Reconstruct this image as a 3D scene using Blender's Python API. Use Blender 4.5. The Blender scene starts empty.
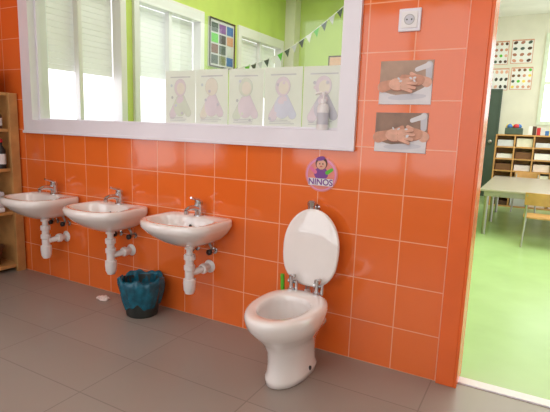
import bpy, bmesh, math, random
from mathutils import Vector, Matrix
random.seed(4)
sc = bpy.context.scene
try:
    sc.view_settings.view_transform = 'Standard'
except Exception:
    pass
COL = sc.collection

def s2l(c):
    return tuple(((v/255)/12.92 if v/255 <= .04045 else ((v/255+.055)/1.055)**2.4) for v in c)

# ---------------------------------------------------------------- materials
def mat(name, rgb, rough=.5, metal=0., var=.04, scale=12., bump=0., coat=0., spec=.5, trans=0.):
    m = bpy.data.materials.new(name); m.use_nodes = True
    nt = m.node_tree; b = nt.nodes['Principled BSDF']
    c = s2l(rgb)
    tc = nt.nodes.new('ShaderNodeTexCoord')
    n = nt.nodes.new('ShaderNodeTexNoise'); n.inputs['Scale'].default_value = scale
    n.inputs['Detail'].default_value = 4
    nt.links.new(tc.outputs['Object'], n.inputs['Vector'])
    r = nt.nodes.new('ShaderNodeValToRGB')
    r.color_ramp.elements[0].position = .3; r.color_ramp.elements[1].position = .7
    r.color_ramp.elements[0].color = tuple(max(0, v*(1-var*2)) for v in c)+(1,)
    r.color_ramp.elements[1].color = tuple(min(1, v*(1+var)) for v in c)+(1,)
    nt.links.new(n.outputs['Fac'], r.inputs['Fac'])
    nt.links.new(r.outputs['Color'], b.inputs['Base Color'])
    b.inputs['Roughness'].default_value = rough
    b.inputs['Metallic'].default_value = metal
    b.inputs['Coat Weight'].default_value = coat
    b.inputs['Specular IOR Level'].default_value = spec
    if trans:
        t = nt.nodes.new('ShaderNodeBsdfTranslucent'); t.inputs[0].default_value = (.95, .95, .93, 1)
        mx = nt.nodes.new('ShaderNodeMixShader'); mx.inputs[0].default_value = trans
        out = [q for q in nt.nodes if q.type == 'OUTPUT_MATERIAL'][0]
        nt.links.new(b.outputs[0], mx.inputs[1]); nt.links.new(t.outputs[0], mx.inputs[2]); nt.links.new(mx.outputs[0], out.inputs[0])
    if bump:
        bp = nt.nodes.new('ShaderNodeBump'); bp.inputs['Strength'].default_value = bump
        bp.inputs['Distance'].default_value = .01
        nt.links.new(n.outputs['Fac'], bp.inputs['Height'])
        nt.links.new(bp.outputs['Normal'], b.inputs['Normal'])
    return m

def tile_mat(name, c1, c2, mortar, w, h, ms, rough, axes='xz', off=(0, 0), bump=.3, offset=0., wob=.02, mul=.08, spec=.5):
    m = bpy.data.materials.new(name); m.use_nodes = True
    nt = m.node_tree; b = nt.nodes['Principled BSDF']
    g = nt.nodes.new('ShaderNodeNewGeometry')
    sp = nt.nodes.new('ShaderNodeSeparateXYZ'); nt.links.new(g.outputs['Position'], sp.inputs[0])
    cb = nt.nodes.new('ShaderNodeCombineXYZ')
    for i, a in enumerate(axes):
        ad = nt.nodes.new('ShaderNodeMath'); ad.operation = 'ADD'; ad.inputs[1].default_value = off[i]
        nt.links.new(sp.outputs['XYZ'.index(a.upper())], ad.inputs[0])
        nt.links.new(ad.outputs[0], cb.inputs[i])
    br = nt.nodes.new('ShaderNodeTexBrick'); br.offset = offset; br.squash = 1
    br.inputs['Scale'].default_value = 1
    br.inputs['Brick Width'].default_value = w; br.inputs['Row Height'].default_value = h
    br.inputs['Mortar Size'].default_value = ms; br.inputs['Mortar Smooth'].default_value = .2
    br.inputs['Color1'].default_value = s2l(c1)+(1,); br.inputs['Color2'].default_value = s2l(c2)+(1,)
    br.inputs['Mortar'].default_value = s2l(mortar)+(1,)
    nt.links.new(cb.outputs[0], br.inputs['Vector'])
    n = nt.nodes.new('ShaderNodeTexNoise'); n.inputs['Scale'].default_value = 5
    nt.links.new(g.outputs['Position'], n.inputs['Vector'])
    mx = nt.nodes.new('ShaderNodeMix'); mx.data_type = 'RGBA'; mx.blend_type = 'MULTIPLY'
    mx.inputs['Factor'].default_value = mul
    nt.links.new(br.outputs['Color'], mx.inputs[6]); nt.links.new(n.outputs['Fac'], mx.inputs[7])
    nt.links.new(mx.outputs[2], b.inputs['Base Color'])
    b.inputs['Roughness'].default_value = rough
    b.inputs['Specular IOR Level'].default_value = spec
    inv = nt.nodes.new('ShaderNodeMath'); inv.operation = 'SUBTRACT'; inv.inputs[0].default_value = 1
    nt.links.new(br.outputs['Fac'], inv.inputs[1])
    b1 = nt.nodes.new('ShaderNodeBump'); b1.inputs['Strength'].default_value = bump; b1.inputs['Distance'].default_value = .002
    nt.links.new(inv.outputs[0], b1.inputs['Height'])
    b2 = nt.nodes.new('ShaderNodeBump'); b2.inputs['Strength'].default_value = wob; b2.inputs['Distance'].default_value = .05
    nt.links.new(n.outputs['Fac'], b2.inputs['Height']); nt.links.new(b1.outputs['Normal'], b2.inputs['Normal'])
    nt.links.new(b2.outputs['Normal'], b.inputs['Normal'])
    return m

M = {}
M['tile'] = tile_mat('orange_glazed_tile', (240, 116, 48), (236, 110, 43), (252, 176, 138), .2, .2, .0024, .09, 'xz', (20.086, 20), spec=.75, wob=.03)
M['tile_s'] = tile_mat('orange_glazed_tile_side', (240, 112, 50), (236, 106, 46), (250, 170, 130), .2, .2, .0024, .14, 'yz', (20, 20))
M['floor'] = tile_mat('grey_floor_tile', (160, 149, 140), (154, 143, 134), (134, 124, 116), .6, .3, .003, .3, 'xy', (20.1, 20.07), .2, .0, .01, .06)
M['green_floor'] = mat('green_linoleum', (178, 206, 146), .25, scale=3)
M['green_wall'] = mat('lime_green_paint', (194, 214, 112), .7, scale=4)
M['cream_wall'] = mat('cream_paint', (226, 222, 208), .8, scale=3)
M['ceil'] = mat('white_ceiling_paint', (238, 236, 230), .9, scale=3)
M['orange_trim'] = mat('orange_lacquer', (236, 108, 48), .22, scale=5)
M['white_trim'] = mat('white_lacquer', (234, 230, 236), .3, scale=4, var=.02)
M['porc'] = mat('white_porcelain', (242, 236, 232), .06, var=.01, coat=1.)
M['plastic_w'] = mat('white_plastic', (238, 234, 232), .3, var=.02)
M['chrome'] = mat('chrome', (205, 205, 208), .12, 1.0, var=.02)
M['steel'] = mat('brushed_steel', (170, 165, 160), .35, 1.0)
M['wood'] = mat('beech_wood', (202, 150, 92), .45, scale=8, var=.12)
M['black'] = mat('dark_plastic', (28, 26, 28), .35)
M['dark'] = mat('drain_dark', (60, 55, 52), .4)
M['teal'] = mat('teal_bin_bag', (22, 98, 120), .25, scale=25, var=.25, bump=.5)
M['binbody'] = mat('bin_dark', (44, 50, 48), .5)
M['paper'] = mat('paper_white', (232, 230, 230), .8, var=.02)
M['sheet'] = mat('thin_paper', (236, 234, 234), .8, var=.02, trans=.35)
M['tissue'] = mat('tissue', (235, 215, 208), .9)
M['green'] = mat('green_plastic', (90, 190, 50), .35)
M['skin1'] = mat('printed_skin_light', (228, 176, 152), .5, var=.08, scale=40)
M['skin2'] = mat('printed_skin_mid', (212, 154, 128), .5, var=.08, scale=40)
M['skin3'] = mat('printed_skin_dark', (172, 114, 92), .5, var=.06)
M['printbg'] = mat('print_background', (182, 150, 128), .4, var=.12, scale=14)
M['printbg2'] = mat('print_background_dim', (150, 118, 98), .4, var=.15, scale=14)
M['printwhite'] = mat('print_white', (222, 218, 220), .4, var=.05)
M['pink'] = mat('pink_print', (232, 120, 160), .5)
M['purple'] = mat('purple_print', (128, 70, 150), .5)
M['lilac'] = mat('lilac_print', (226, 150, 190), .4)
M['red'] = mat('red_print', (200, 40, 50), .5)
M['yellow'] = mat('yellow_print', (240, 210, 90), .5)
M['blue'] = mat('blue_print', (60, 110, 180), .5)
M['brown'] = mat('brown_print', (80, 50, 36), .5)
M['p_pink'] = mat('pale_pink_print', (226, 216, 220), .8)
M['p_green'] = mat('pale_green_print', (218, 226, 208), .8)
M['p_blue'] = mat('pale_blue_print', (214, 218, 228), .8)
M['p_yel'] = mat('pale_yellow_print', (232, 228, 212), .8)
M['p_grey'] = mat('pale_grey_print', (206, 204, 210), .8)
M['shutter'] = mat('shutter_white', (238, 240, 238), .5, var=.02, trans=.3)
M['dgreen'] = mat('dark_green_door', (70, 86, 76), .5)
M['tabletop'] = mat('grey_laminate', (168, 158, 148), .3)
M['cane'] = mat('basket_brown', (120, 80, 50), .7)
# thin window glass
g = bpy.data.materials.new('window_glass'); g.use_nodes = True
nt = g.node_tree; nt.nodes.clear()
o = nt.nodes.new('ShaderNodeOutputMaterial'); mx = nt.nodes.new('ShaderNodeMixShader')
tr = nt.nodes.new('ShaderNodeBsdfTransparent'); gl = nt.nodes.new('ShaderNodeBsdfGlossy')
gl.inputs['Roughness'].default_value = .02
lw = nt.nodes.new('ShaderNodeLayerWeight'); lw.inputs['Blend'].default_value = .5
mr = nt.nodes.new('ShaderNodeMapRange'); mr.inputs[3].default_value = .09; mr.inputs[4].default_value = .6
pw = nt.nodes.new('ShaderNodeMath'); pw.operation = 'POWER'; pw.inputs[1].default_value = 3.
nt.links.new(lw.outputs['Facing'], pw.inputs[0]); nt.links.new(pw.outputs[0], mr.inputs[0])
nt.links.new(mr.outputs[0], mx.inputs[0]); nt.links.new(tr.outputs[0], mx.inputs[1]); nt.links.new(gl.outputs[0], mx.inputs[2])
nt.links.new(mx.outputs[0], o.inputs[0]); M['glass'] = g
# translucent-looking acrylic disc
M['acryl'] = mat('acrylic_disc', (232, 140, 128), .15)

# ---------------------------------------------------------------- helpers
def finish(bm, name, mats, parent=None, smooth=False, bevel=0., sub=0, angle=40):
    me = bpy.data.meshes.new(name); bmesh.ops.recalc_face_normals(bm, faces=bm.faces[:])
    bm.to_mesh(me); bm.free()
    ob = bpy.data.objects.new(name, me); COL.objects.link(ob)
    for m in (mats if isinstance(mats, (list, tuple)) else [mats]):
        me.materials.append(M[m])
    if smooth:
        for p in me.polygons: p.use_smooth = True
    if bevel:
        b = ob.modifiers.new('bevel', 'BEVEL'); b.width = bevel; b.segments = 3; b.limit_method = 'ANGLE'
        b.angle_limit = math.radians(angle)
    if sub:
        s = ob.modifiers.new('sub', 'SUBSURF'); s.levels = sub; s.render_levels = sub
    if parent: ob.parent = parent
    return ob

def empty(name, loc=(0, 0, 0)):
    e = bpy.data.objects.new(name, None); COL.objects.link(e); e.location = loc
    e.empty_display_size = .1
    return e

def add_box(bm, x0, x1, y0, y1, z0, z1, mi=0):
    v = [bm.verts.new((x, y, z)) for x in (x0, x1) for y in (y0, y1) for z in (z0, z1)]
    fs = []
    for f in ((0, 1, 3, 2), (4, 6, 7, 5), (0, 4, 5, 1), (2, 3, 7, 6), (0, 2, 6, 4), (1, 5, 7, 3)):
        fc = bm.faces.new([v[i] for i in f]); fc.material_index = mi; fs.append(fc)
    return fs

def box(name, x0, x1, y0, y1, z0, z1, m, parent=None, bevel=0.):
    bm = bmesh.new(); add_box(bm, x0, x1, y0, y1, z0, z1)
    return finish(bm, name, m, parent, bevel=bevel)

def boxes(name, lst, mats, parent=None, bevel=0.):
    bm = bmesh.new()
    for l in lst: add_box(bm, *l)
    return finish(bm, name, mats, parent, bevel=bevel)

def loft(bm, rings, cap0=True, cap1=True, mi=0, close=False):
    vs = [[bm.verts.new(p) for p in r] for r in rings]
    n = len(rings[0])
    pairs = list(zip(vs, vs[1:]))
    if close: pairs.append((vs[-1], vs[0]))
    for a, b in pairs:
        for i in range(n):
            f = bm.faces.new((a[i], a[(i+1) % n], b[(i+1) % n], b[i])); f.material_index = mi
    if not close:
        if cap0: bm.faces.new(vs[0]).material_index = mi
        if cap1: bm.faces.new(vs[-1]).material_index = mi

def circ(c, r, axis='z', n=24):
    out = []
    for i in range(n):
        t = 2*math.pi*i/n; a, b = r*math.cos(t), r*math.sin(t)
        if axis == 'z': out.append((c[0]+a, c[1]+b, c[2]))
        elif axis == 'y': out.append((c[0]+a, c[1], c[2]+b))
        else: out.append((c[0], c[1]+a, c[2]+b))
    return out

def lathe(name, prof, c, m, parent=None, axis='z', n=28, bevel=0., smooth=True):
    """prof: list of (radius, offset along axis)"""
    bm = bmesh.new(); rings = []
    for r, t in prof:
        p = list(c); p['xyz'.index(axis)] += t
        rings.append(circ(p, max(r, 1e-4), axis, n))
    loft(bm, rings)
    ob = finish(bm, name, m, parent, smooth=smooth)
    es = ob.modifiers.new('es', 'EDGE_SPLIT'); es.split_angle = math.radians(38)
    return ob

def tube(name, pts, r, m, parent=None, radii=None, smooth_curve=True, n=12):
    P = [Vector(p) for p in pts]
    if smooth_curve and len(P) > 2:
        Q = []
        for i in range(len(P)-1):
            p0 = P[max(i-1, 0)]; p1 = P[i]; p2 = P[i+1]; p3 = P[min(i+2, len(P)-1)]
            for k in range(6):
                t = k/6
                Q.append(.5*((2*p1)+(-p0+p2)*t+(2*p0-5*p1+4*p2-p3)*t*t+(-p0+3*p1-3*p2+p3)*t**3))
        Q.append(P[-1])
    else: Q = P
    bm = bmesh.new(); rings = []; up = Vector((.13, .21, .97))
    for i, q in enumerate(Q):
        d = (Q[min(i+1, len(Q)-1)]-Q[max(i-1, 0)]).normalized()
        a = d.cross(up)
        if a.length < .05: a = d.cross(Vector((1, .2, 0)))
        a.normalize(); b = d.cross(a).normalized()
        rr = r if radii is None else radii[0]+(radii[1]-radii[0])*i/(len(Q)-1)
        rings.append([tuple(q+a*rr*math.cos(2*math.pi*k/n)+b*rr*math.sin(2*math.pi*k/n)) for k in range(n)])
    loft(bm, rings)
    ob = finish(bm, name, m, parent, smooth=True)
    es = ob.modifiers.new('es', 'EDGE_SPLIT'); es.split_angle = math.radians(50)
    return ob

def egg(cx, hw, yb, yf, z, pb=2.5, pf=2., n=48, wy=.5):
    """plan outline, back at yb (towards wall), front at yf"""
    yc = yb+(yf-yb)*wy; out = []
    for i in range(n):
        t = 2*math.pi*i/n; c, s = math.cos(t), math.sin(t)
        p = pb if s > 0 else pf
        x = hw*math.copysign(abs(c)**(2/p), c)
        y = (abs(s)**(2/p))*((yb-yc) if s > 0 else (yf-yc))
        out.append((cx+x, yc+y, z))
    return out

def flat(name, pts, y, m, parent, th=.0006):
    """flat polygon on the wall plane, pts=(x,z)"""
    bm = bmesh.new()
    loft(bm, [[(x, y, z) for x, z in pts], [(x, y-th, z) for x, z in pts]])
    return finish(bm, name, m, parent)

def rectp(x0, x1, z0, z1): return [(x0, z0), (x1, z0), (x1, z1), (x0, z1)]
def ell(cx, cz, a, b, rot=0, n=20):
    o = []
    for i in range(n):
        t = 2*math.pi*i/n; x, z = a*math.cos(t), b*math.sin(t)
        o.append((cx+x*math.cos(rot)-z*math.sin(rot), cz+x*math.sin(rot)+z*math.cos(rot)))
    return o
def caps(p, q, r0, r1, n=8):
    d = math.atan2(q[1]-p[1], q[0]-p[0]); o = []
    for i in range(n+1):
        t = d+math.pi/2+math.pi*i/n; o.append((p[0]+r0*math.cos(t), p[1]+r0*math.sin(t)))
    for i in range(n+1):
        t = d-math.pi/2+math.pi*i/n; o.append((q[0]+r1*math.cos(t), q[1]+r1*math.sin(t)))
    return o

# ---------------------------------------------------------------- room shell
XL = -3.47
H = 2.8
bm = bmesh.new()
for b in [(XL, -3.065, 0, .12, 0, H), (-3.065, -.716, 0, .12, 0, .984), (-3.065, -.716, 0, .12, 2.03, H),
          (-.716, -.204, 0, .12, 0, H), (-.204, .75, 0, .12, 2.12, H), (.75, 2.2, 0, .12, 0, H)]:
    fs = add_box(bm, *b)
    for f in fs:
        f.normal_update()
        if sum(v.co.y for v in f.verts)/4 > .119: f.material_index = 1
finish(bm, 'wall_back', ['tile', 'cream_wall'])
boxes('wall_left', [(XL-.1, XL, -1.3, .12, 0, H), (XL-.1, XL, -2.9, -1.3, 0, .55), (XL-.1, XL, -2.9, -1.3, 2.3, H), (XL-.1, XL, -3.6, -2.9, 0, H)], 'tile_s')
w = empty('window_6')  # unseen window, added for tile reflections and daylight from the left
boxes('frame', [(XL-.08, XL+.02, -1.37, -1.3, .55, 2.3), (XL-.08, XL+.02, -2.9, -2.83, .55, 2.3), (XL-.08, XL+.02, -2.14, -2.06, .62, 2.23),
                (XL-.08, XL+.02, -2.83, -1.37, .55, .62), (XL-.08, XL+.02, -2.83, -1.37, 2.23, 2.3)], 'white_trim', w, bevel=.003)
box('wall_right_added', 2.2, 2.3, -3.6, .12, 0, H, 'cream_wall')  # unseen wall, added to keep out sky light from the right
boxes('wall_front_added', [(XL, -2.9, -3.7, -3.6, 0, H), (1.7, 2.2, -3.7, -3.6, 0, H), (-2.9, 1.7, -3.7, -3.6, 0, .5), (-2.9, 1.7, -3.7, -3.6, 2.5, H)], 'cream_wall')  # unseen wall added behind the camera to dim and direct the light
w = empty('window_7')  # made-up window in the opening left for light behind the camera
boxes('frame', [(-2.9, -2.82, -3.68, -3.58, .5, 2.5), (1.62, 1.7, -3.68, -3.58, .5, 2.5), (-1.4, -1.32, -3.68, -3.58, .58, 2.42), (.14, .22, -3.68, -3.58, .58, 2.42),
                (-2.82, 1.62, -3.68, -3.58, .5, .58), (-2.82, 1.62, -3.68, -3.58, 2.42, 2.5)], 'white_trim', w, bevel=.003)
box('floor', XL, 2.2, -3.6, .04, -.05, 0, 'floor')
box('ceiling', XL, 2.2, -3.6, .12, H, H+.05, 'ceil')
box('floor_classroom', XL, 2.8, .09, 7.0, -.05, .0, 'green_floor')
box('ceiling_classroom', XL, 2.8, .12, 7.0, 3.0, 3.05, 'ceil')
box('trim_threshold', -.204, .75, .035, .092, -.02, .006, 'white_trim', bevel=.002)
# partition between the two classrooms, far walls
box('wall_partition', -.71, -.64, .12, 4.7, 0, 3.0, 'green_wall')
box('wall_far_green', XL, -.71, 4.6, 4.7, 0, 3.0, 'green_wall')
box('wall_classroom_side', -1.6, -1.5, 4.7, 7.07, 0, 3.0, 'cream_wall')
box('wall_classroom_above', XL, 2.8, .12, .14, H, 3.0, 'cream_wall')
# far wall of the doorway classroom, with window opening on right
boxes('wall_far', [(-1.5, -.08, 6.97, 7.07, 0, 3.0), (-.08, 1.6, 6.97, 7.07, 0, 1.25), (-.08, 1.6, 6.97, 7.07, 2.7, 3.0),
                   (1.6, 2.8, 6.97, 7.07, 0, 3.0)], 'cream_wall')
w = empty('window_2')
boxes('frame', [(-.08, -.02, 6.95, 7.03, 1.25, 2.7), (.7, .76, 6.95, 7.03, 1.31, 2.64), (1.54, 1.6, 6.95, 7.03, 1.25, 2.7),
                (-.02, 1.54, 6.95, 7.03, 1.25, 1.31), (-.02, 1.54, 6.95, 7.03, 2.64, 2.7), (-.02, 1.54, 6.955, 7.025, 1.9, 1.94)], 'p_green', w)
# left wall of window classroom with three openings
WY = [(.3, 1.28), (1.38, 2.45), (3.15, 4.35)]
lst = []; y = .12
for a, b in WY:
    lst.append((XL-.12, XL, y, a, 0, 3.0)); lst.append((XL-.12, XL, a, b, 0, 1.0)); lst.append((XL-.12, XL, a, b, 2.32, 3.0)); y = b
lst.append((XL-.12, XL, y, 7.0, 0, 3.0))
boxes('wall_left_classroom', lst, 'green_wall')
for i, (a, b) in enumerate(WY):
    w = empty('window_%d' % (i+3))
    m_ = (a+b)/2
    boxes('frame', [(XL-.08, XL+.03, a, a+.07, 1.0, 2.32), (XL-.08, XL+.03, b-.07, b, 1.0, 2.32), (XL-.08, XL+.03, a+.07, b-.07, 1.0, 1.07),
                    (XL-.08, XL+.03, a+.07, b-.07, 2.2, 2.32), (XL-.06, XL, m_-.02, m_+.02, 1.07, 2.2)], 'white_trim', w, bevel=.004)
    sl = []
    zb = [1.5, 1.55, 1.5][i]
    z = 2.2
    while z > zb:
        sl.append((XL-.1, XL-.085, a+.07, b-.07, z-.0465, z)); z -= .048
    boxes('roller_shutter_slats', sl, 'shutter', w, bevel=.003)

# ------------------------------------------------------------ interior window_1
w = empty('window_1')
X0, X1, Z0, Z1 = -3.065, -.716, .984, 2.03
fw = .082
boxes('frame', [(X0, X0+.095, -.02, .115, Z0, Z1), (X1-fw, X1, -.02, .115, Z0, Z1),
                (X0+.095, X1-fw, -.02, .115, Z0, Z0+fw), (X0+.095, X1-fw, -.02, .115, Z1-fw, Z1)], 'white_trim', w)
box('sill_lip', X0-.004, X1+.004, -.028, -.0202, Z0-.006, Z0+.012, 'white_trim', w, bevel=.003)
boxes('glazing_bead', [(X0+.095, X0+.11, .03, .06, Z0+fw, Z1-fw), (X1-fw-.012, X1-fw, .03, .06, Z0+fw, Z1-fw),
                       (X0+.11, X1-fw-.012, .03, .06, Z0+fw, Z0+fw+.012), (X0+.11, X1-fw-.012, .03, .06, Z1-fw-.012, Z1-fw)], 'white_trim', w, bevel=.002)
bm = bmesh.new()
bm.faces.new([bm.verts.new(p) for p in ((X0+.1, .05, Z0+fw), (X1-fw, .05, Z0+fw), (X1-fw, .05, Z1-fw), (X0+.1, .05, Z1-fw))])
finish(bm, 'glass_pane', 'glass', w)

# door frame trim
boxes('trim_door_frame', [(-.282, -.208, -.018, 0, 0, 2.2), (-.208, -.196, -.018, .135, 0, 2.12), (.75, .83, -.018, 0, 0, 2.2),
                          (-.208, .75, -.018, 0, 2.12, 2.2)], 'orange_trim', bevel=.003)

# ------------------------------------------------------------ sinks
def sink(cx):
    e = empty('wall_sink', (cx, 0, .592))
    bm = bmesh.new()
    o = [(.207, 0, -.352, -.002), (.212, 0, -.36, -.010), (.212, 0, -.36, -.032), (.203, 0, -.348, -.048), (.182, 0, -.32, -.075),
         (.15, 0, -.28, -.105), (.105, 0, -.23, -.132), (.06, -.06, -.19, -.144)]
    rings = [egg(0, h, yb, yf, z, 7, 2.5) for h, yb, yf, z in o][::-1]
    inn = [(.200, -.006, -.345, 0), (.182, -.095, -.327, 0), (.174, -.10, -.320, -.008), (.162, -.108, -.308, -.04), (.132, -.12, -.285, -.075),
           (.08, -.15, -.24, -.10), (.025, -.185, -.215, -.106)]
    for h, yb, yf, z in inn:
        rings.append(egg(0, h, yb, yf, z, 3.2 if h < .195 else 7, 2.4))
    loft(bm, rings)
    finish(bm, 'basin', 'porc', e, smooth=True)
    lathe('drain', [(.02, 0), (.02, .003), (.012, .003), (.010, -.001)], (0, -.2, -.106), 'chrome', e)
    lathe('overflow', [(.009, 0), (.009, -.003), (.005, -.003)], (0, -.118, -.045), 'dark', e, 'y')
    # mixer tap
    lathe('tap_base', [(.026, 0), (.026, .006), (.021, .010), (.020, .05), (.022, .055), (.022, .075), (.014, .085), (.0, .086)], (0, -.05, 0), 'chrome', e)
    tube('tap_spout', [(0, -.05, .035), (0, -.09, .048), (0, -.13, .05), (0, -.155, .040)], .012, 'chrome', e, radii=(.016, .011))
    lathe('tap_aerator', [(.012, 0), (.012, -.018), (.009, -.018)], (0, -.152, .04), 'chrome', e)
    tube('tap_lever', [(0, -.05, .083), (0, -.075, .092), (0, -.115, .104)], .006, 'chrome', e, radii=(.010, .006))
    # plastic bottle trap
    T = (.005, -.13)
    lathe('trap_tailpiece', [(.018, -.13), (.018, -.21)], (T[0], T[1], 0), 'plastic_w', e)
    lathe('trap_top_flange', [(.033, -.128), (.033, -.145), (.026, -.15), (.026, -.165)], (T[0], T[1], 0), 'plastic_w', e)
    lathe('trap_nut', [(.028, -.195), (.031, -.2), (.031, -.222), (.026, -.226)], (T[0], T[1], 0), 'plastic_w', e, n=10, smooth=False)
    lathe('trap_body', [(.022, -.22), (.022, -.25), (.030, -.256), (.030, -.278), (.024, -.284), (.024, -.325), (.033, -.33), (.034, -.355), (.031, -.39), (.022, -.41), (0, -.412)], (T[0], T[1], 0), 'plastic_w', e)
    tube('trap_outlet', [(T[0], T[1], -.295), (T[0]+.02, T[1]+.035, -.292), (T[0]+.035, -.06, -.285), (T[0]+.035, -.005, -.285)], .018, 'plastic_w', e)
    lathe('trap_outlet_nut', [(.026, 0), (.028, .004), (.028, .024), (.026, .028)], (T[0]+.035, -.07, -.285), 'plastic_w', e, 'y', n=10, smooth=False)
    lathe('trap_wall_rose', [(.022, 0), (.036, .010), (.036, .012)], (T[0]+.035, -.013, -.285), 'plastic_w', e, 'y')
    # angle valves and flexible hoses
    for s, hm in ((-.045, 'steel'), (.075, 'steel')):
        lathe('valve_body', [(.018, 0), (.018, -.005), (.009, -.008), (.009, -.045)], (s, -.001, -.19), 'chrome', e, 'y')
        lathe('valve_handle', [(.013, -.043), (.016, -.048), (.016, -.062), (.010, -.066)], (s, 0, -.19), 'black', e, 'y', n=8, smooth=False)
        tube('hose', [(s, -.035, -.185), (s, -.038, -.16), (s*.6, -.04, -.13), (s*.3, -.05, -.09)], .007, hm, e)
    return e
for cx in (-1.55, -2.14, -2.735): sink(cx)

# ------------------------------------------------------------ toilet
e = empty('toilet', (-.858, -.014, 0))
bm = bmesh.new()
o = [(.075, -.13, -.40, 0.0, 4), (.088, -.115, -.428, .004, 3.5), (.088, -.115, -.428, .03, 3.5), (.081, -.12, -.418, .05, 3.2), (.080, -.12, -.415, .10, 3), (.086, -.12, -.424, .15, 2.8),
     (.106, -.12, -.455, .195, 2.6), (.130, -.12, -.50, .235, 2.5), (.147, -.12, -.54, .275, 2.5), (.152, -.115, -.552, .305, 2.5), (.152, -.115, -.554, .322, 2.5), (.147, -.12, -.548, .333, 2.5)]
rings = [egg(0, h, yb, yf, z, pb, 2.1, wy=.42) for h, yb, yf, z, pb in o]
for h, yb, yf, z in [(.137, -.13, -.54, .337), (.105, -.21, -.50, .337), (.097, -.217, -.492, .330), (.10, -.215, -.494, .305), (.098, -.217, -.49, .27), (.083, -.235, -.45, .21), (.06, -.25, -.40, .17), (.035, -.27, -.36, .15)]:
    rings.append(egg(0, h, yb, yf, z, 2.4, 2.1, wy=.42))
loft(bm, rings)
finish(bm, 'bowl', 'porc', e, smooth=True)
# water
bm = bmesh.new(); loft(bm, [egg(0, .07, -.24, -.42, .186, 2.4, 2.1), egg(0, .07, -.24, -.42, .187, 2.4, 2.1)])
finish(bm, 'water', 'p_grey', e)
# rear outlet spigot
tube('waste_outlet', [(0, -.2, .16), (0, -.1, .16), (0, .012, .16)], .05, 'porc', e)
# lid upright, slightly domed
bm = bmesh.new()
def lid_ring(k, t, z0=0):
    pts = []
    for x, yy, z in egg(0, .140*k, -.180*k, .180*k, 0, 2.0, 2.6):
        pts.append((x, -t, .530 - yy))
    return pts
prof = [(.2, -.004), (.9, -.004), (.93, -.009), (.985, -.009), (1.0, -.002), (1.0, .005), (.985, .010), (.93, .012), (.6, .0145), (.2, .015)]
loft(bm, [lid_ring(k, t) for k, t in prof])
lid = finish(bm, 'lid', 'porc', e, smooth=True)
lid.matrix_local = Matrix.Translation((-.012, -.09, .35)) @ Matrix.Rotation(math.radians(-6), 4, 'X') @ Matrix.Translation((0, 0, -.35))
for x in (-.07, .058):
    lathe('hinge_foot', [(.017, 0), (.017, .006), (.012, .01)], (x, -.145, .337), 'chrome', e)
    lathe('hinge_post', [(.009, 0), (.009, .05), (.012, .052), (.012, .066), (.004, .07)], (x, -.145, .34), 'chrome', e)
    tube('hinge_arm', [(x, -.145, .375), (x, -.12, .385), (x, -.11, .40)], .007, 'chrome', e)
    lathe('hinge_barrel', [(.010, -.022), (.010, .022)], (x, -.128, .372), 'chrome', e, 'x')
    lathe('hinge_post_rear', [(.008, 0), (.008, .045), (.003, .048)], (x+.022, -.135, .337), 'chrome', e)
for s in (-1, 1):
    lathe('floor_bolt', [(.010, 0), (.010, s*.006), (.004, s*.009)], (s*.083, -.24, .035), 'dark', e, 'x')
# flush pipe + push valve
tube('flush_pipe', [(-.035, -.035, .30), (-.035, -.035, .70)], .013, 'chrome', e)
tube('flush_pipe_elbow', [(-.035, -.035, .31), (-.032, -.05, .28), (-.02, -.09, .265), (0, -.14, .265)], .016, 'plastic_w', e)
lathe('flush_valve', [(.017, 0), (.017, .045), (.020, .048), (.020, .062), (.012, .07), (0, .071)], (-.035, -.035, .672), 'chrome', e)
lathe('flush_wall_inlet', [(.024, 0), (.024, -.005), (.011, -.008), (.011, -.05)], (-.035, .0135, .70), 'chrome', e, 'y')

# toilet brush
e = empty('toilet_brush', (-1.005, -.07, 0))
lathe('holder', [(.045, 0), (.048, .01), (.042, .12), (.036, .125), (.036, .11)], (0, 0, 0), 'plastic_w', e)
tube('handle', [(0, 0, .05), (-.01, 0, .25), (-.016, 0, .37)], .01, 'green', e)

# ------------------------------------------------------------ waste bin
e = empty('waste_bin', (-1.875, -.145, 0)); e.scale = (.97, .97, .99)
lathe('bucket', [(.085, 0), (.09, .006), (.116, .2), (.110, .2), (.085, .01)], (0, 0, 0), 'binbody', e)
bm = bmesh.new(); n = 96; rings = []
for r, z, am, zz in [(.03, .03, 0, 0), (.082, .035, .002, 0), (.105, .17, .004, 0), (.111, .205, .004, .004), (.118, .222, .007, .008), (.130, .212, .009, .008), (.130, .18, .009, .004), (.123, .14, .008, .004), (.113, .10, .009, .008), (.104, .066, .007, .014)]:
    ring = []
    for i in range(n):
        t = 2*math.pi*i/n
        wv = math.sin(13*t+z*9)*.5+math.sin(7*t+1+z*20)*.4+math.sin(23*t-z*30)*.35
        rr = r+am*wv*.8
        ring.append((rr*math.cos(t), rr*math.sin(t), z+zz*math.sin(5*t+.7)+zz*.6*math.sin(11*t)))
    rings.append(ring)
loft(bm, rings, True, False)
finish(bm, 'bin_bag', 'teal', e, smooth=True)

# crumpled tissue
bm = bmesh.new(); bmesh.ops.create_icosphere(bm, subdivisions=3, radius=.03)
for v in bm.verts:
    v.co *= 1+random.uniform(-.2, .2); v.co.z = max(v.co.z*.45, -.01)+.01; v.co.x *= 1.3
t = finish(bm, 'crumpled_tissue', 'tissue'); t.location = (-2.22, -.12, 0)

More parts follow.
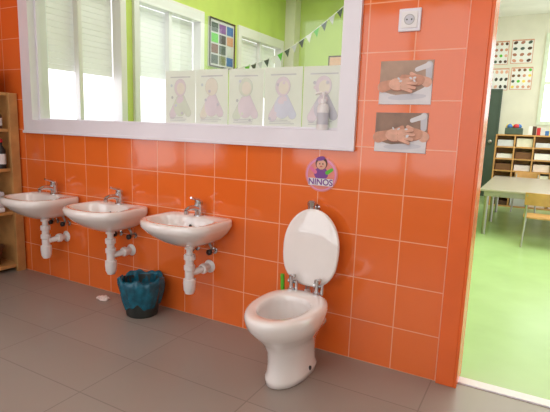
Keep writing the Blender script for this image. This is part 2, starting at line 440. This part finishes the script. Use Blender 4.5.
# ------------------------------------------------------------ wall socket
e = empty('power_socket', (-.514, 0, 1.521))
box('plate', -.045, .045, -.010, 0, -.045, .045, 'white_trim', e, bevel=.004)
box('inner_frame', -.032, .032, -.014, -.008, -.032, .032, 'plastic_w', e, bevel=.002)
lathe('recess_ring', [(.021, -.0135), (.021, -.0165), (.018, -.0165), (.018, -.0145)], (0, 0, 0), 'steel', e, 'y')
lathe('socket_well', [(.018, -.0135), (.018, -.0152), (0, -.0152)], (0, 0, 0), 'p_grey', e, 'y')
for x in (-.0095, .0095): lathe('pin_hole', [(.0035, -.0135), (.0035, -.0162), (0, -.0162)], (x, 0, 0), 'black', e, 'y')

# ------------------------------------------------------------ handwashing prints
def hand(e, y, ox, oz, flip, shade=('skin1', 'skin2', 'skin3'), k=1.0, L0=-.085):
    f = -1 if flip else 1
    P = lambda x, z: (ox+f*x*k, oz+z*k)
    yy = [y]
    def ad(n, pts, m):
        flat(n, pts, yy[0], m, e, .0003); yy[0] -= .0003
    ad('forearm', caps(P(L0, -.010), P(-.035, 0), .021*k, .017*k), shade[1])
    ad('thumb', caps(P(-.02, .008), P(.015, .028), .010*k, .007*k), shade[1])
    ad('palm_shadow', ell(*P(-.010, -.003), .034*k, .024*k, 0), shade[2])
    ad('palm', ell(*P(-.012, 0), .034*k, .023*k, 0), shade[0])
    for i, (dz, L, ang) in enumerate([(.014, .046, .10), (.005, .052, -.05), (-.005, .048, -.2), (-.014, .038, -.35)]):
        a_ = math.pi-ang if flip else ang
        p0 = P(.006, dz)
        tip = (p0[0]+L*k*math.cos(a_), p0[1]+L*k*math.sin(a_))
        ad('finger_shadow', caps((p0[0], p0[1]-.0016), (tip[0], tip[1]-.0018), .0068*k, .0058*k), shade[2])
        ad('finger', caps(p0, tip, .0063*k, .0052*k), shade[0])
    return yy[0]
def print_(x0, x1, z0, z1, bg, second):
    e = empty('handwashing_photo')
    box('sheet', x0, x1, -.003, 0, z0, z1, 'paper', e)
    cx, cz = (x0+x1)/2, (z0+z1)/2
    flat('background', rectp(x0, x1, z0, z1), -.003, bg, e, .0004)
    # wash basin in the picture
    pts = [(x0+.001, z0+.001), (x1-.001, z0+.001), (x1-.001, cz-.0)]
    for i in range(13):
        t = i/12; pts.append((x1-.001-(x1-x0-.002)*t, cz-.0-.035*math.sin(math.pi*t)-.03*t))
    flat('pictured_basin', pts, -.0036, 'printwhite', e, .0003)
    flat('pictured_basin_shadow', ell(cx+.01, cz-.058, .08, .012, .05), -.0040, 'p_grey', e, .0002)
    flat('pictured_tap', caps((x1-.018, cz+.07), (x1-.016, cz+.02), .014, .012), -.0040, 'p_grey', e, .0002)
    flat('pictured_tap_spout', caps((x1-.02, cz+.068), (x1-.065, cz+.052), .011, .009), -.0043, 'printwhite', e, .0002)
    if second:
        y = hand(e, -.0046, cx+.045, cz-.004, True, ('skin2', 'skin1', 'skin3'), 1.05, -.05)
        y = hand(e, y, cx-.010, cz-.010, False, k=1.15, L0=-.072)
    else:
        y = hand(e, -.0046, cx+.035, cz+.010, True, ('skin2', 'skin1', 'skin3'), .95, -.055)
        y = hand(e, y, cx-.018, cz-.006, False, k=1.1, L0=-.068)
    for k in range(5): 
        flat('soap_foam', ell(cx+random.uniform(-.03, .04), cz+random.uniform(-.02, .02), .007, .004, random.uniform(-1, 1), 8), y, 'printwhite', e, .0002); y -= .0003
print_(-.622, -.404, 1.184, 1.362, 'printbg', False)
print_(-.628, -.408, .984, 1.150, 'printbg2', True)

# ------------------------------------------------------------ "NINOS" sign
e = empty('boys_toilet_sign', (-.872, 0, .862))
lathe('disc', [(.082, 0), (.082, -.003), (.078, -.004), (0, -.004)], (0, 0, 0), 'acryl', e, 'y', 40)
y = -.0042
def S(n, p, m):
    global y
    flat(n, p, y, m, e, .0003); y -= .0004
S('ring', ell(0, 0, .076, .076, n=40), 'lilac')
S('inner', ell(0, -.002, .068, .068, n=40), 'acryl')
S('body', ell(0, .004, .036, .03), 'purple')
S('arm_l', caps((-.03, .01), (-.052, .028), .009, .008), 'pink')
S('arm_r', caps((.03, .01), (.052, .025), .009, .008), 'green')
S('hair', ell(0, .052, .030, .030), 'brown')
S('face', ell(0, .046, .024, .023), 'skin1')
S('hat', ell(-.004, .074, .022, .010, .2), 'purple')
S('eye_l', ell(-.008, .05, .003, .004, n=8), 'black')
S('eye_r', ell(.008, .05, .003, .004, n=8), 'black')
S('mouth', ell(0, .038, .007, .002, n=8), 'red')
S('banner', rectp(-.062, .062, -.052, -.018), 'paper')
cu = bpy.data.curves.new('lettering', 'FONT'); cu.body = 'NI\u00d1OS'; cu.size = .04; cu.align_x = 'CENTER'; cu.align_y = 'CENTER'; cu.extrude = .0004; cu.offset = .0008
to = bpy.data.objects.new('lettering', cu); COL.objects.link(to); cu.materials.append(M['purple'])
to.parent = e; to.location = (0, y-.0006, -.036); to.rotation_euler = (math.pi/2, 0, 0)

# ------------------------------------------------------------ sheets taped on the glass
cols = [('p_pink', 'p_green'), ('p_yel', 'p_pink'), ('p_green', 'p_pink'), ('p_pink', 'p_blue'), ('p_pink', 'p_grey')]
for i in range(5):
    e = empty('taped_poster', (-1.755+i*.2135, .044, 1.214+random.uniform(-.003, .003)))
    e.rotation_euler = (0, random.uniform(-.015, .015), 0)
    bm = bmesh.new(); bm.faces.new([bm.verts.new(p) for p in ((-.1045, -.001, -.146), (.1045, -.001, -.146), (.1045, -.001, .146), (-.1045, -.001, .146))])
    finish(bm, 'sheet', 'sheet', e)
    a, b = cols[i]; y = -.0012
    def D(n, p, m):
        global y
        flat(n, p, y, m, e, .0002); y -= .0003
    D('title', rectp(-.07, .07, .108, .114), 'p_grey')
    D('arm_outline', caps((-.055, -.09), (-.01, -.01), .024, .022), 'p_grey')
    D('arm', caps((-.055, -.09), (-.01, -.01), .0225, .0205), a)
    D('arm2_outline', caps((.055, -.08), (.012, .0), .022, .020), 'p_grey')
    D('arm2', caps((.055, -.08), (.012, .0), .0205, .0185), b)
    D('head_outline', ell(.0, .055, .042, .047), 'p_grey')
    D('head', ell(.0, .055, .0405, .0455), a)
    D('face', ell(.004, .05, .028, .032), 'p_yel')
    D('torso', ell(.0, -.045, .045, .055), b)
    D('hands', ell(.0, -.01, .026, .018, .4), 'p_pink')
    for k in range(5): D('bubble', ell(random.uniform(-.07, .07), random.uniform(-.11, .09), .008, .008, n=10), random.choice(['p_blue', 'p_grey', a]))
    for k in range(3): D('caption', rectp(-.07, random.uniform(.02, .07), -.108-k*.008, -.105-k*.008), 'p_grey')

# soap bottle on the sill
e = empty('soap_bottle', (-.885, .012, 1.067))
lathe('bottle', [(.0, 0), (.025, 0), (.027, .004), (.027, .10), (.022, .115), (.011, .122), (.011, .128)], (0, 0, 0), 'plastic_w', e)
lathe('label', [(.0275, .025), (.0275, .078)], (0, 0, 0), 'p_grey', e)
lathe('pump_collar', [(.013, .126), (.013, .14), (.005, .142), (.005, .16), (.010, .161), (.010, .17), (0, .172)], (0, 0, 0), 'plastic_w', e)
tube('pump_nozzle', [(0, 0, .166), (-.02, -.015, .166), (-.032, -.022, .158)], .005, 'plastic_w', e)

# ------------------------------------------------------------ bookcase left
e = empty('wooden_shelf_unit', (0, 0, 0))
xb, xf, ya, yb = XL+.005, -3.14, -.012, -.9
lst = [(xb, xf-.02, ya-.03, ya, 0, 1.24), (xb, xf, yb, yb+.03, 0, 1.24), (xb, xb+.008, yb+.03, ya-.03, 0.05, 1.22)]
for z in (.03, .41, .71, .98, 1.22): lst.append((xb+.008, xf-.02, yb+.03, ya-.03, z, z+.022))
lst.append((xf-.02, xf+.004, ya-.060, ya, 0, 1.24))
boxes('carcass', lst, 'wood', e, bevel=.002)
def bottle(name, loc, r, h, m, cap):
    e = empty(name, loc)
    lathe('body', [(0, 0), (r, 0), (r, h*.62), (r*.45, h*.78), (r*.4, h*.9)], (0, 0, 0), m, e)
    lathe('cap', [(r*.5, h*.88), (r*.5, h), (0, h)], (0, 0, 0), cap, e)
    lathe('label', [(r*1.01, h*.15), (r*1.01, h*.5)], (0, 0, 0), 'paper', e)
bottle('shampoo_bottle', (-3.20, -.11, .732), .032, .20, 'black', 'red')
bottle('shampoo_bottle', (-3.28, -.2, .732), .03, .18, 'blue', 'plastic_w')
bottle('glass_jar', (-3.2, -.12, 1.002), .03, .14, 'brown', 'black')
e = empty('folded_towels', (-3.24, -.2, .432))
for k in range(4): box('towel_%d' % k, -.08, .08, -.13, .08, k*.036, k*.036+.034, ['paper', 'p_pink', 'paper', 'p_blue'][k], e, bevel=.012)
e = empty('wicker_basket', (-3.29, -.21, .052))
lathe('basket', [(.09, 0), (.115, .12), (.12, .13), (.11, .13), (.085, .01)], (0, 0, 0), 'cane', e)
e = empty('storage_box', (-3.29, -.24, 1.243))
box('box_body', -.12, .12, -.14, .12, 0, .12, 'brown', e, bevel=.004)
box('box_lid', -.125, .125, -.145, .125, .12, .15, 'black', e, bevel=.004)

# ------------------------------------------------------------ doorway classroom
e = empty('classroom_table', (0, 0, 0))
box('table_top', -.5, 1.3, 3.4, 5.3, .475, .5, 'tabletop', e, bevel=.008)
boxes('apron', [(-.44, 1.24, 3.46, 3.48, .42, .475), (-.44, 1.24, 5.22, 5.24, .42, .475), (-.46, -.44, 3.46, 5.24, .42, .475), (1.24, 1.26, 3.46, 5.24, .42, .475)], 'steel', e)
for x in (-.43, .4, 1.22):
    for yy in (3.50, 4.35, 5.2): lathe('leg', [(.02, 0), (.02, .475)], (x, yy, 0), 'steel', e)
def chair(x, y, rot):
    e = empty('child_chair', (x, y, 0)); e.rotation_euler = (0, 0, rot)
    bm = bmesh.new()
    loft(bm, [egg(0, .16, .15, -.15, z, 5, 5) for z in (.285, .30)])
    finish(bm, 'seat', 'wood', e, bevel=.004)
    bm = bmesh.new(); rings = []
    for i in range(9):
        xx = -.16+.04*i; d = -.17-.02*(1-(xx/.16)**2)
        rings.append([(xx, d, .42), (xx, d-.012, .42), (xx, d-.02, .54), (xx, d-.008, .54)])
    loft(bm, rings); finish(bm, 'backrest', 'wood', e, smooth=False, bevel=.003)
    for s in (-1, 1):
        tube('rear_frame', [(s*.15, -.17, 0), (s*.14, -.15, .28), (s*.14, -.17, .42), (s*.14, -.185, .52)], .010, 'steel', e)
        tube('front_leg', [(s*.15, .15, 0), (s*.13, .12, .285)], .010, 'steel', e)
        tube('side_rail', [(s*.14, -.15, .275), (s*.14, .13, .275)], .008, 'steel', e)
chair(.10, 3.22, 0); chair(.56, 3.2, .1); chair(-.1, 5.5, math.pi); chair(.45, 5.5, math.pi)

# dark door on far wall
e = empty('door_1')
box('leaf', -1.2, -.66, 6.93, 6.97, 0, 1.8, 'dgreen', e, bevel=.004)
boxes('door_frame', [(-.66, -.63, 6.92, 6.97, 0, 1.8), (-1.24, -1.2, 6.92, 6.97, 0, 1.8), (-1.24, -.63, 6.92, 6.97, 1.8, 1.83)], 'dgreen', e)
lathe('door_knob', [(.015, 0), (.015, -.03), (.03, -.04), (.03, -.06), (0, -.07)], (-.74, 6.93, .95), 'steel', e, 'y')

# pigeonhole cabinet
e = empty('pigeonhole_cabinet', (0, 0, 0))
x0, x1, y0, y1, zt = -.58, .45, 5.85, 6.2, 1.08
lst = [(x0, x1, y1-.02, y1, 0, zt)]
for i in range(5): xx = x0+(x1-x0-.02)*i/4; lst.append((xx, xx+.02, y0, y1-.02, 0, zt))
for i in range(7): z = i*(zt-.02)/6; lst.append((x0, x1, y0+.002, y1-.02, z, z+.02))
boxes('carcass', lst, 'wood', e)
for i in range(4):
    for j in range(6):
        xx = x0+.03+(x1-x0-.02)*i/4; z = .022+j*(zt-.02)/6
        box('folder', xx+.005, xx+.215, y0+random.uniform(.01, .05), y1-.03, z, z+random.uniform(.06, .13), random.choice(['paper', 'p_pink', 'tissue', 'p_yel', 'cane', 'p_grey', 'brown']), e)
# toys on top
e = empty('toy_box', (-.35, 6.0, 1.08))
box('tub', -.12, .12, -.1, .1, 0, .10, 'dgreen', e, bevel=.01)
for k in range(7):
    lathe('toy_ball', [(.001, -.04), (.028, -.028), (.04, 0), (.028, .028), (.001, .04)], (random.uniform(-.08, .08), random.uniform(-.06, .06), .12), random.choice(['yellow', 'red', 'blue', 'green']), e, n=14)
e = empty('toy_blocks', (.0, 6.0, 1.08))
for k in range(6): box('block', -.16+k*.055, -.11+k*.055, -.04, .03, 0, random.uniform(.05, .16), ['paper', 'brown', 'red', 'p_grey', 'blue', 'yellow'][k], e, bevel=.003)

# posters on far wall
def poster(cx, cz, w_, h_, grid, pal):
    e = empty('wall_poster', (cx, 6.97, cz))
    box('sheet', -w_/2, w_/2, -.006, 0, -h_/2, h_/2, 'paper', e)
    boxes('border', [(-w_/2, w_/2, -.008, -.006, h_/2-.02, h_/2), (-w_/2, w_/2, -.008, -.006, -h_/2, -h_/2+.01), (-w_/2, -w_/2+.01, -.008, -.006, -h_/2+.01, h_/2-.02), (w_/2-.01, w_/2, -.008, -.006, -h_/2+.01, h_/2-.02)], 'skin2', e)
    nx, nz = grid
    for i in range(nx):
        for j in range(nz):
            px_, pz = -w_/2+w_*(i+.5)/nx, -h_/2+h_*(j+.5)/nz
            m_ = random.choice(pal)
            flat('picture', ell(px_, pz, w_/nx*.32, h_/nz*.26, random.uniform(-.6, .6), 8), -.006, m_, e, .001)
pal = ['skin3', 'green', 'brown', 'yellow', 'cane', 'dgreen', 'skin2', 'skin1']
poster(-.755, 2.42, .30, .38, (4, 4), pal)
poster(-.405, 2.43, .32, .38, (3, 4), ['brown', 'skin2', 'skin3', 'dgreen'])
poster(-.715, 1.99, .30, .36, (4, 3), ['dark', 'skin1', 'p_grey', 'skin3'])
poster(-.375, 2.0, .32, .36, (4, 4), pal)

# ------------------------------------------------------------ window classroom details
e = empty('notice_board', (XL, 2.8, 0))
box('panel', 0, .02, -.25, .27, 1.75, 2.3, 'p_grey', e)
boxes('board_edge', [(.02, .03, -.25, -.235, 1.75, 2.3), (.02, .03, .255, .27, 1.75, 2.3), (.02, .03, -.235, .255, 2.285, 2.3), (.02, .03, -.235, .255, 1.75, 1.765)], 'dark', e)
for k in range(12):
    yy = -.21+.155*(k % 3); zz = 1.79+.12*(k//3)
    box('card', .02, .024, yy, yy+.13, zz, zz+.10, ['dgreen', 'steel', 'blue', 'cane', 'dgreen', 'p_grey', 'green', 'dark', 'skin2', 'dgreen', 'purple', 'blue'][k], e)
e = empty('bunting_garland', (0, 0, 0))
pa, pb = Vector((-2.75, 2.0, 1.62)), Vector((-1.6, 2.0, 2.12))
pts = [pa.lerp(pb, i/10)+Vector((0, 0, -.10*math.sin(math.pi*i/10))) for i in range(11)]
tube('string', [tuple(p) for p in pts], .004, 'paper', e, n=6)
for i in range(16):
    t = (i+.5)/16; p = pa.lerp(pb, t)+Vector((0, 0, -.10*math.sin(math.pi*t)))
    flat('flag', [(p.x-.03, p.z-.01), (p.x+.03, p.z+.016), (p.x+.012, p.z-.07)], p.y, ['dgreen', 'paper', 'green', 'dgreen', 'p_grey'][i % 5], e, .002)
e = empty('picture_frame', (-2.65, 4.6, 2.0))
box('frame', -.17, .17, -.02, 0, -.12, .12, 'brown', e)
box('picture', -.15, .15, -.024, -.02, -.10, .10, 'skin1', e)
box('trim_pillar', XL, XL+.16, 4.42, 4.6, 0, 3.0, 'cream_wall')

# ------------------------------------------------------------ lights
def area(name, loc, sx, sy, p, col=(1, 1, 1), rot=(0, 0, 0)):
    l = bpy.data.lights.new(name, 'AREA'); l.shape = 'RECTANGLE'; l.size = sx; l.size_y = sy; l.energy = p; l.color = col
    ob = bpy.data.objects.new(name, l); COL.objects.link(ob); ob.location = loc; ob.rotation_euler = rot
area('fill_light', (-1.2, -1.6, 2.78), 1.6, 1.2, 16, (1, .96, .91))  # made-up fill light, no known fixture; brightens the enclosed washroom
area('fill_light_classroom', (.4, 3.6, 2.98), 2, 4, 90, (1, .99, .95))  # added fill to brighten the doorway room; no lamp known there
area('fill_light_nursery', (-2.2, 2.3, 2.98), 1.4, 3.0, 52, (1, 1, .97))  # invented fill lifting the room behind the interior window
wd = bpy.data.worlds.new('world'); sc.world = wd; wd.use_nodes = True
wd.node_tree.nodes['Background'].inputs[0].default_value = (.97, .98, 1, 1)
wd.node_tree.nodes['Background'].inputs[1].default_value = 2.3

# ------------------------------------------------------------ camera
cd = bpy.data.cameras.new('camera'); cam = bpy.data.objects.new('camera', cd); COL.objects.link(cam)
cd.sensor_fit = 'HORIZONTAL'; cd.sensor_width = 36; cd.lens = 472/550*36; cd.clip_start = .02
R = Vector((.8736, .4856, .0332)).normalized(); U = Vector((-.1086, .1284, .9857)); B = R.cross(U).normalized(); U = B.cross(R).normalized()
m = Matrix((R, U, B)).transposed().to_4x4(); m.translation = (0, -2.03, 1.073)
cam.matrix_world = m
sc.camera = cam
